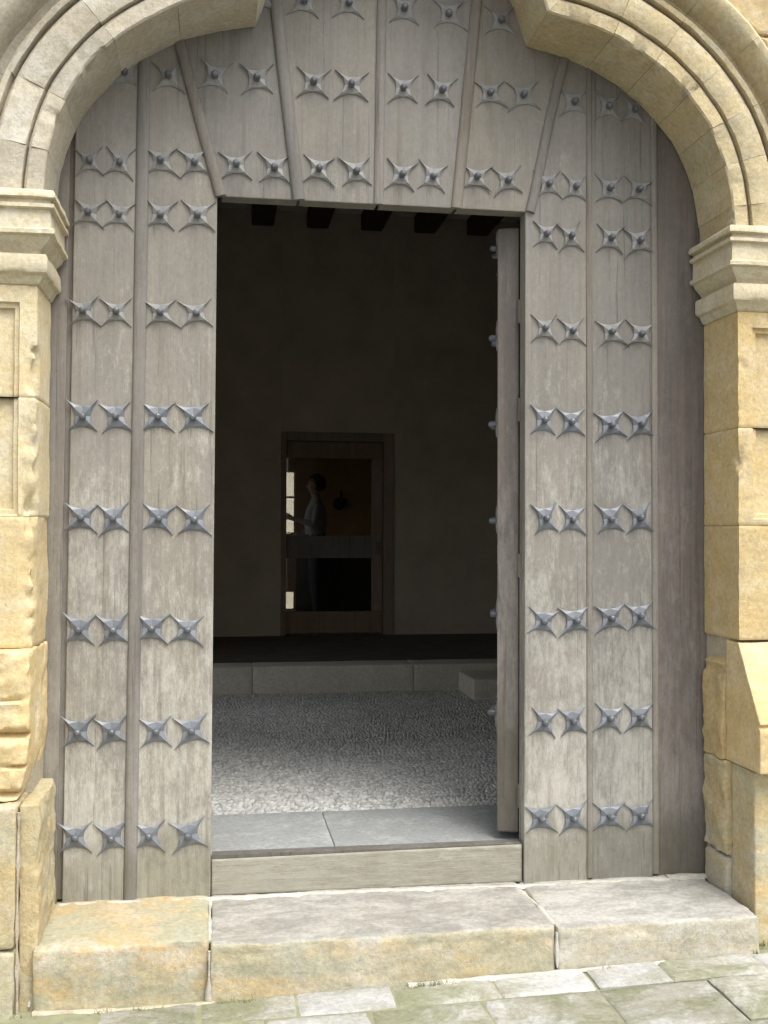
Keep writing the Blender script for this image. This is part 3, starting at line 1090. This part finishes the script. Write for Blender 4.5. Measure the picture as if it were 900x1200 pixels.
def star(parent, x, y, z, sx=1.0, sz=1.0, world=True, kind='bare', face=None):
    s_ = link('iron_star', random.choice(star_sets[kind]), None, parent, world)
    s_.location = (x, y, z)
    s_.rotation_euler = (random.uniform(-.03, .03), random.uniform(-.12, .12), random.uniform(-.03, .03))
    s_.scale = (sx * random.uniform(.95, 1.04), random.uniform(.85, 1.15), sz * random.uniform(.95, 1.05))
    if face is not None:
        s_.rotation_euler = face
    b = link('nail_head', BOSS, None, s_, False)
    b.location = (random.uniform(-.002, .002), -0.008, random.uniform(-.002, .002))
    b.rotation_euler = (random.uniform(-.1, .1), random.uniform(-.35, .35), random.uniform(-.1, .1))
    return s_


rows_st = {
    'a': [(-0.459, 2.836), (-0.353, 2.837), (-0.209, 2.850), (-0.091, 2.853), (0.059, 2.851), (0.199, 2.846), (0.359, 2.852), (0.498, 2.850), (0.668, 2.847), (0.788, 2.847), (0.956, 2.853), (1.075, 2.849), (1.236, 2.845), (1.344, 2.838), (1.481, 2.838), (1.598, 2.838)],
    'b': [(-0.461, 2.650), (-0.354, 2.649), (-0.211, 2.656), (-0.077, 2.660), (1.229, 2.652), (1.324, 2.646), (1.484, 2.647), (1.598, 2.642)],
    'c': [(-0.476, 2.299), (-0.361, 2.300), (-0.208, 2.302), (-0.081, 2.306), (1.223, 2.293), (1.331, 2.286), (1.488, 2.285), (1.605, 2.282)],
    'd': [(-0.476, 1.925), (-0.361, 1.924), (-0.215, 1.927), (-0.088, 1.929), (1.219, 1.942), (1.327, 1.937), (1.484, 1.930), (1.604, 1.933)],
    'e': [(-0.479, 1.564), (-0.367, 1.562), (-0.209, 1.565), (-0.083, 1.560), (1.226, 1.569), (1.331, 1.567), (1.484, 1.571), (1.600, 1.574)],
    'f': [(-0.481, 1.169), (-0.364, 1.167), (-0.230, 1.172), (-0.107, 1.165), (1.220, 1.182), (1.341, 1.184), (1.483, 1.192), (1.600, 1.198)],
    'g': [(-0.484, 0.811), (-0.367, 0.808), (-0.213, 0.804), (-0.090, 0.804), (1.223, 0.802), (1.334, 0.803), (1.480, 0.812), (1.599, 0.813)],
    'h': [(-0.490, 0.440), (-0.364, 0.434), (-0.234, 0.435), (-0.097, 0.433), (1.207, 0.441), (1.334, 0.439), (1.476, 0.440), (1.602, 0.438)],
    'i': [(-0.340, 3.160), (-0.185, 3.158), (-0.019, 3.171), (0.132, 3.172), (0.338, 3.171), (0.481, 3.171), (0.674, 3.174), (0.820, 3.174), (1.008, 3.177), (1.138, 3.176), (1.336, 3.165), (1.475, 3.159), (1.580, 3.150)],
    'j': [(0.305, 3.470), (0.467, 3.476), (0.679, 3.471), (0.849, 3.468), (1.050, 3.459), (0.15, 3.47)],
}
for rk, pts in rows_st.items():
    for k, (x, z) in enumerate(pts):
        near = min([abs(x - x2) for x2, _ in pts if x2 != x])
        sx = max(.86, min(1.02, near / 0.118))
        star(door, x, -0.001, z, sx, 1.0, True, 'dusty' if rk in 'abcij' else 'bare')

# ------------------------------------------------------------------ wicket leaf, swung open inwards on the right jamb
LA = R(19.0)
leaf = thing('wicket_door', 'narrow dark wicket door leaf swung inwards, seen edge-on at right', 'door', (1.148, 0.088, 0.365), math.pi / 2 - LA)
# local x runs along the leaf away from the hinge; local -y... the outer (studded) face looks to +y
LT = 0.083


def lp(name, x0, x1, y0, y1, z0, z1, mat, bev=0.003):
    bm = bmesh.new()
    box(bm, x0, x1, y0, y1, z0, z1, bev=bev, segs=2)
    return from_bm(name, bm, mat, leaf, world=False)


LH = 2.335
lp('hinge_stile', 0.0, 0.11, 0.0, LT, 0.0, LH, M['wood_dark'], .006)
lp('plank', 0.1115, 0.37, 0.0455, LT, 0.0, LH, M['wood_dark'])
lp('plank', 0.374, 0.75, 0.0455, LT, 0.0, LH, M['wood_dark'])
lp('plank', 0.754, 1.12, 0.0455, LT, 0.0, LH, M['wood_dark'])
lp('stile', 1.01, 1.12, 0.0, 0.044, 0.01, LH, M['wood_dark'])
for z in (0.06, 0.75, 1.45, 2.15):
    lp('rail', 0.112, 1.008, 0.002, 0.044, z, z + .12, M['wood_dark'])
for z in (0.445, 0.83, 1.20, 1.58, 1.92, 2.275):
    for xx in (0.075, 0.19, 0.48, 0.62, 0.86, 1.0):
        star(leaf, xx, LT, z, .95, 1, False, 'dusty', (0, 0, math.pi))
for z in (0.12, 1.0, 1.60, 1.98):
    bm = bmesh.new()
    box(bm, -0.012, 0.30, -0.010, -0.001, z, z + .05, .002)
    bmesh.ops.create_cone(bm, cap_ends=True, segments=12, radius1=.012, radius2=.012, depth=.09, matrix=Matrix.Translation((-0.010, -0.006, z + .025)))
    from_bm('hinge', bm, M['wood_dark'], leaf, world=False)

# ------------------------------------------------------------------ entrance hall
hall_floor = struct('hall_floor', (0.6, 2, 0.3))
for xa, xb in ((-1.3, 0.442), (0.4435, 2.3)):
    worn_block('floor_slab', hall_floor, M['slab'], xa, xb, 0.078, 0.635, 0.2, 0.333, 0.0015, 0.006, 0.06)
box_obj('floor_bed', (-1.55, 3.3, 0.64, 6.6, 0.1, 0.318), M['bed'], hall_floor)
box_obj('upper_floor', (-1.55, 3.3, 4.25, 6.4, 0.32, 0.512), M['floor_dark'], hall_floor)
for xa, xb in ((-1.5, 0.26), (0.261, 1.46), (1.461, 3.2)):
    worn_block('step_stone', hall_floor, M['riser'], xa, xb, 4.0, 4.3, 0.30, 0.52, 0.002, 0.012, 0.08)

# pebbles, laid in curving bands
pv, pf = [], []
rp = random.Random(3)
y = 0.655
while y < 3.99:
    x = -0.75 + rp.uniform(0, .03)
    wid = 0.023 + 0.003 * math.sin(y * 9)
    while x < 2.35:
        a = 1.6 * noise.noise(Vector((x * 1.1, y * 1.1, 3.0))) + .5
        jx, jy = x + rp.uniform(-.006, .006), y + rp.uniform(-.006, .006)
        jy += 0.02 * math.sin(x * 7 + y * 3)
        L, W, H = rp.uniform(.011, .016), rp.uniform(.007, .0105), rp.uniform(.004, .0075)
        ca, sa = math.cos(a), math.sin(a)
        b0 = len(pv)
        for k in range(6):
            t = 2 * math.pi * k / 6
            px, py = L * math.cos(t), W * math.sin(t)
            pv.append((jx + ca * px - sa * py, jy + sa * px + ca * py, 0.316))
        for k in range(6):
            t = 2 * math.pi * k / 6
            px, py = L * .72 * math.cos(t), W * .72 * math.sin(t)
            pv.append((jx + ca * px - sa * py, jy + sa * px + ca * py, 0.322 + H * .8))
        pv.append((jx, jy, 0.322 + H))
        for k in range(6):
            j = (k + 1) % 6
            pf.append((b0 + k, b0 + j, b0 + 6 + j, b0 + 6 + k))
            pf.append((b0 + 6 + k, b0 + 6 + j, b0 + 12))
        x += rp.uniform(.020, .027)
    y += wid * .82
me = bpy.data.meshes.new('pebbles')
me.from_pydata(pv, [], pf)
me.shade_smooth()
peb = link('pebble_floor', me, M['pebble'])
peb['kind'] = 'stuff'
peb['label'] = 'grey pebble floor laid in swirling bands inside the doorway'
peb['category'] = 'pebbles'

# hall walls and ceiling
WY = 6.4
DX0, DX1, DZ1 = 0.60, 1.70, 2.48            # inner door opening
hw = struct('hall_wall', (0.8, 3.5, 0))
for d in ((0.46, 1.7, 0.0, 4.62), (4.2, WY + .3, 0.0, 4.62), (1.7, 4.2, 0.0, 0.33), (1.7, 4.2, 3.3, 4.62)):   # unseen side opening, added to bring daylight into the hall
    box_obj('side_wall', (-1.8, -1.5) + d, M['hall_wall'], hw)
box_obj('side_wall', (3.2, 3.5, 0.46, WY + .3, 0.0, 4.62), M['hall_wall'], hw)
box_obj('back_wall', (-1.5, DX0, WY, WY + .3, 0.3, 4.62), M['hall_wall'], hw)
box_obj('back_wall', (DX1, 3.2, WY, WY + .3, 0.3, 4.62), M['hall_wall'], hw)
box_obj('back_wall', (DX0, DX1, WY, WY + .3, DZ1, 4.62), M['hall_wall'], hw)
hc = struct('hall_ceiling', (0.8, 3.5, 4.6))
box_obj('ceiling_board', (-1.8, 3.5, 0.46, WY + .3, 4.62, 4.8), M['hall_ceil'], hc)
for k in range(9):
    xj = -1.18 + k * .53
    box_obj('joist', (xj - .105, xj + .105, 0.48, WY - .01, 4.46, 4.618), M['joist'], hc, .008)

# stone block standing on the hall floor by the leaf
blk = thing('stone_block', 'low grey stone block on the hall floor beside the open wicket leaf', 'stone block', (1.95, 3.7, 0.33))
worn_block('block_body', blk, M['riser'], 1.80, 2.15, 3.5, 3.98, 0.32, 0.47, 0.003, 0.012, 0.05)

# ------------------------------------------------------------------ glazed inner door
idoor = thing('inner_door', 'dim brown glazed door with wooden rails at the back of the hall', 'door', (1.15, WY + .06, 0.512))


def dp(name, x0, x1, z0, z1, y0=0.03, y1=0.09, mat='wood_brown', bev=.004):
    return box_obj(name, (x0, x1, WY + y0, WY + y1, z0, z1), M[mat], idoor, bev)


dp('frame', DX0 + .002, 0.652, 0.513, DZ1 - .002, -0.02, .12)
dp('frame', 1.60, DX1 - .002, 0.513, DZ1 - .002, -0.02, .12)
dp('frame', 0.654, 1.598, 2.392, DZ1 - .002, -0.02, .12)
dp('top_rail', 0.655, 1.596, 2.232, 2.389)
dp('stile', 1.492, 1.597, 0.74, 2.23)
dp('mid_rail', 0.655, 1.490, 1.258, 1.476, .025, .092, 'wood_batten')
dp('bottom_rail', 0.655, 1.597, 0.53, 0.738)
dp('upper_glass', 0.655, 1.490, 1.478, 2.230, .055, .061, 'glass', 0)
dp('lower_glass', 0.655, 1.490, 0.740, 1.256, .055, .061, 'glass', 0)
for z in (1.40,):
    bm = bmesh.new()
    bmesh.ops.create_cone(bm, cap_ends=True, segments=12, radius1=.012, radius2=.012, depth=.12, matrix=Matrix.Translation((1.54, WY + .0, 1.36)))
    from_bm('handle', bm, M['iron'], idoor)

# room behind the inner door
br = struct('back_room', (1.3, 8, 0.3))
BY = 9.4
SX0, SX1 = 0.835, 0.955
box_obj('room_floor', (-0.6, 3.2, WY + .3, BY + .2, 0.3, 0.512), M['bed'], br)
box_obj('room_ceiling', (-0.6, 3.2, WY + .3, BY + .2, 3.3, 3.45), M['hall_wall'], br)
box_obj('side_wall', (2.9, 3.2, WY + .3, BY, 0.512, 3.3), M['room_wall'], br)
box_obj('side_wall', (-0.6, -0.3, WY + .3, 7.4, 0.512, 3.3), M['room_wall'], br)
box_obj('side_wall', (-0.6, -0.3, 8.4, BY, 0.512, 3.3), M['room_wall'], br)
box_obj('side_wall', (-0.6, -0.3, 7.4, 8.4, 2.5, 3.3), M['room_wall'], br)  # gap below this piece is added out of view to daylight the room
box_obj('end_wall', (-0.6, SX0, BY, BY + .2, 0.512, 3.3), M['room_wall'], br)
box_obj('end_wall', (SX1, 3.2, BY, BY + .2, 0.512, 3.3), M['room_wall'], br)
box_obj('end_wall', (SX0, SX1, BY, BY + .2, 2.27, 3.3), M['room_wall'], br)
box_obj('end_wall', (SX0, SX1, BY, BY + .2, 0.772, 1.49), M['room_wall'], br)
box_obj('end_wall', (SX0, SX1, BY, BY + .2, 0.512, 0.535), M['room_wall'], br)
for nm, z0, z1, lab in (('window', 1.492, 2.268, 'tall thin bright window slit seen through the upper glass'), ('window', 0.537, 0.770, 'short bright window slit low behind the lower glass')):
    wn = thing(nm, lab, 'window', ((SX0 + SX1) / 2, BY + .1, z0), 0, 'window slits at the far end')
    box_obj('pane', (SX0 + .012, SX1 - .012, BY + .10, BY + .106, z0 + .012, z1 - .012), M['glass'], wn)
    bm = bmesh.new()
    box(bm, SX0 + .001, SX0 + .012, BY + .08, BY + .13, z0 + .001, z1 - .001)
    box(bm, SX1 - .012, SX1 - .001, BY + .08, BY + .13, z0 + .001, z1 - .001)
    box(bm, SX0 + .0125, SX1 - .0125, BY + .08, BY + .13, z0 + .001, z0 + .012)
    box(bm, SX0 + .0125, SX1 - .0125, BY + .08, BY + .13, z1 - .012, z1 - .001)
    from_bm('frame', bm, M['wood_brown'], wn)
    if z1 - z0 > .5:
        zz = z0 + .44
        box_obj('glazing_bar', (SX0 + .0125, SX1 - .0125, BY + .085, BY + .125, zz, zz + .025), M['wood_brown'], wn)
yw = box_obj('yard_wall', (-5, 8, 17.0, 17.4, -0.16, 4.5), M['yard'])
yw['label'] = 'pale sunlit yard wall glimpsed through the two window slits'
yw['category'] = 'wall'
yw['kind'] = 'thing'

box_obj('dado', (SX1 + .01, 2.89, BY - .025, BY - .001, .513, 1.36), M['dark'], br)  # added dark panel, keeps the view through the lower glass dark
# dark ornament on the end wall
orn = thing('wall_ornament', 'small dark rounded object hanging on the brown wall behind the glass', 'ornament', (1.50, BY - .04, 1.87))
bm = bmesh.new()
bmesh.ops.create_icosphere(bm, subdivisions=2, radius=.085, matrix=Matrix.Translation((1.50, BY - .06, 1.86)) @ Matrix.Diagonal((1, .5, .95, 1)))
from_bm('ornament_body', bm, M['dark'], orn, smooth=True)
bm = bmesh.new()
bmesh.ops.create_cone(bm, cap_ends=True, segments=8, radius1=.012, radius2=.012, depth=.12, matrix=Matrix.Translation((1.52, BY - .05, 1.97)))
from_bm('hanger', bm, M['dark'], orn)

# ------------------------------------------------------------------ person behind the glass, side-on, looking left
PX, PY, PZ = 1.09, 8.1, 0.512
per = thing('person', 'person with dark hair in light shirt behind the glass, holding one arm forward', 'person', (PX, PY, PZ))
J, E_, RAD = [], [], []


def jv(p, r_, par=None):
    J.append(Vector(p))
    RAD.append(r_)
    if par is not None:
        E_.append((par, len(J) - 1))
    return len(J) - 1


pel = jv((0, 0, .90), (.115, .15))
bel = jv((-.005, 0, 1.03), (.10, .13), pel)
che = jv((0, 0, 1.18), (.11, .15), bel)
uch = jv((.01, 0, 1.30), (.09, .13), che)
nek = jv((.005, 0, 1.385), (.05, .05), uch)
ntp = jv((-.01, 0, 1.43), (.05, .05), nek)
hd1 = jv((-.02, 0, 1.475), (.075, .066), ntp)
hd2 = jv((-.01, 0, 1.535), (.092, .074), hd1)
hd3 = jv((-.005, 0, 1.59), (.07, .058), hd2)
chn = jv((-.07, 0, 1.455), (.032, .03), hd1)
nos = jv((-.112, 0, 1.515), (.014, .013), hd2)
for sy in (-1, 1):
    sh = jv((.015, sy * .155, 1.31), (.058, .058), uch)
    if sy < 0:
        el = jv((-.03, sy * .20, 1.08), (.042, .042), sh)
        wr = jv((-.24, sy * .15, 1.14), (.028, .028), el)
        pa = jv((-.31, sy * .14, 1.16), (.028, .02), wr)
        d = Vector((-1, .05, .12))
    else:
        el = jv((.03, sy * .21, 1.06), (.042, .042), sh)
        wr = jv((-.13, sy * .19, .98), (.028, .028), el)
        pa = jv((-.20, sy * .18, .97), (.028, .02), wr)
        d = Vector((-1, -.05, -.25))
    d.normalize()
    pp = J[pa]
    for k, (oz, ln) in enumerate(((.026, .06), (.009, .07), (-.008, .066), (-.024, .05))):
        a = jv(pp + d * .03 + Vector((0, 0, oz)), (.0095, .0095), pa)
        b = jv(J[a] + d * ln * .55 + Vector((0, -sy * .006, -.004)), (.0085, .0085), a)
        jv(J[b] + d * ln * .45 + Vector((0, -sy * .016, -.012)), (.0075, .0075), b)
    a = jv(pp + d * -.01 + Vector((0, -sy * .02, .028)), (.011, .011), pa)
    jv(J[a] + d * .04 + Vector((0, -sy * .008, .018)), (.009, .009), a)
    hp = jv((0, sy * .085, .82), (.088, .088), pel)
    kn = jv((-.02, sy * .09, .47), (.058, .058), hp)
    an = jv((.02, sy * .09, .09), (.040, .040), kn)
    ft = jv((-.09, sy * .095, .045), (.040, .038), an)
    jv((-.17, sy * .10, .035), (.034, .028), ft)
me = bpy.data.meshes.new('body')
me.from_pydata(J, E_, [])
body = bpy.data.objects.new('body', me)
COL.objects.link(body)
sk = body.modifiers.new('skin', 'SKIN')
for k, sv in enumerate(me.skin_vertices[0].data):
    sv.radius = RAD[k]
    sv.use_root = (k == 0)
sub = body.modifiers.new('sub', 'SUBSURF')
sub.levels = 2
sub.render_levels = 2
bpy.context.view_layer.update()
dg = bpy.context.evaluated_depsgraph_get()
me2 = bpy.data.meshes.new_from_object(body.evaluated_get(dg))
body.modifiers.clear()
body.data = me2
for mt in ('skin', 'shirt', 'trousers', 'dark'):
    me2.materials.append(M[mt])
for p in me2.polygons:
    c = p.center
    if c.z < .09:
        p.material_index = 3
    elif c.z < .965 and abs(c.y) < .18 and c.x > -.12:
        p.material_index = 2
    elif c.z < 1.385 and c.x > -.16:
        p.material_index = 1
    else:
        p.material_index = 0
    p.use_smooth = True
body.parent = per
bm = bmesh.new()
bmesh.ops.create_icosphere(bm, subdivisions=3, radius=1.0)
bmesh.ops.delete(bm, geom=[v for v in bm.verts if v.co.x < -.35 and v.co.z < .45 or v.co.z < -.75], context='VERTS')
for v in bm.verts:
    k = 1 + .05 * noise.noise(v.co * 4)
    v.co = Vector((v.co.x * .112 * k + .008, v.co.y * .094 * k, v.co.z * .115 * k + 1.545))
hair = from_bm('hair', bm, M['hair'], per, world=False, smooth=True)
for sy in (-1, 1):
    bm = bmesh.new()
    bmesh.ops.create_icosphere(bm, subdivisions=2, radius=.011, matrix=Matrix.Translation((-.088, sy * .031, 1.535)))
    from_bm('eye', bm, M['dark'], per, world=False, smooth=True)
    bm = bmesh.new()
    bmesh.ops.create_icosphere(bm, subdivisions=2, radius=1, matrix=Matrix.Translation((-.01, sy * .078, 1.52)) @ Matrix.Diagonal((.018, .010, .030, 1)))
    from_bm('ear', bm, M['skin'], per, world=False, smooth=True)
bm = bmesh.new()
bmesh.ops.create_icosphere(bm, subdivisions=2, radius=1, matrix=Matrix.Translation((-.094, 0, 1.468)) @ Matrix.Diagonal((.012, .024, .006, 1)))
from_bm('mouth', bm, M['skin'], per, world=False, smooth=True)

# ------------------------------------------------------------------ small weeds and moss tufts in the joints
wv, wf = [], []
rw = random.Random(5)
spots = [(0.03, -0.47, 26), (0.10, -0.47, 14), (0.72, -0.475, 60), (0.66, -0.48, 40), (-0.35, -0.46, 30), (-0.2, -0.47, 20), (1.30, -0.47, 14), (1.87, -0.40, 50), (1.90, -0.40, 30), (-0.6, -0.45, 16)]
for sx_, sy_, n in spots:
    for k in range(n):
        x, y_ = sx_ + rw.gauss(0, .022), sy_ + rw.gauss(0, .006)
        if -0.56 < x < 1.84:
            y_ = min(y_, -0.458)
        z = pz(x) - .004
        h, a, ln = rw.uniform(.006, .022), rw.uniform(0, 6.28), rw.uniform(.002, .012)
        b0 = len(wv)
        wv += [(x - .0016 * math.sin(a), y_ + .0016 * math.cos(a), z), (x + .0016 * math.sin(a), y_ - .0016 * math.cos(a), z), (x + ln * .5 * math.cos(a), y_ + ln * .5 * math.sin(a), z + h * .7), (x + ln * math.cos(a), y_ + ln * math.sin(a), z + h)]
        wf += [(b0, b0 + 1, b0 + 2), (b0 + 1, b0 + 3, b0 + 2)]
me = bpy.data.meshes.new('weeds')
me.from_pydata(wv, [], wf)
wd_ = link('weeds', me, plain_mat('weed_green', (0.17, 0.20, 0.07), 0.8, 0.3, 30))
wd_['kind'] = 'stuff'
wd_['label'] = 'tiny green weeds growing in the joint along the step foot'
wd_['category'] = 'weeds'
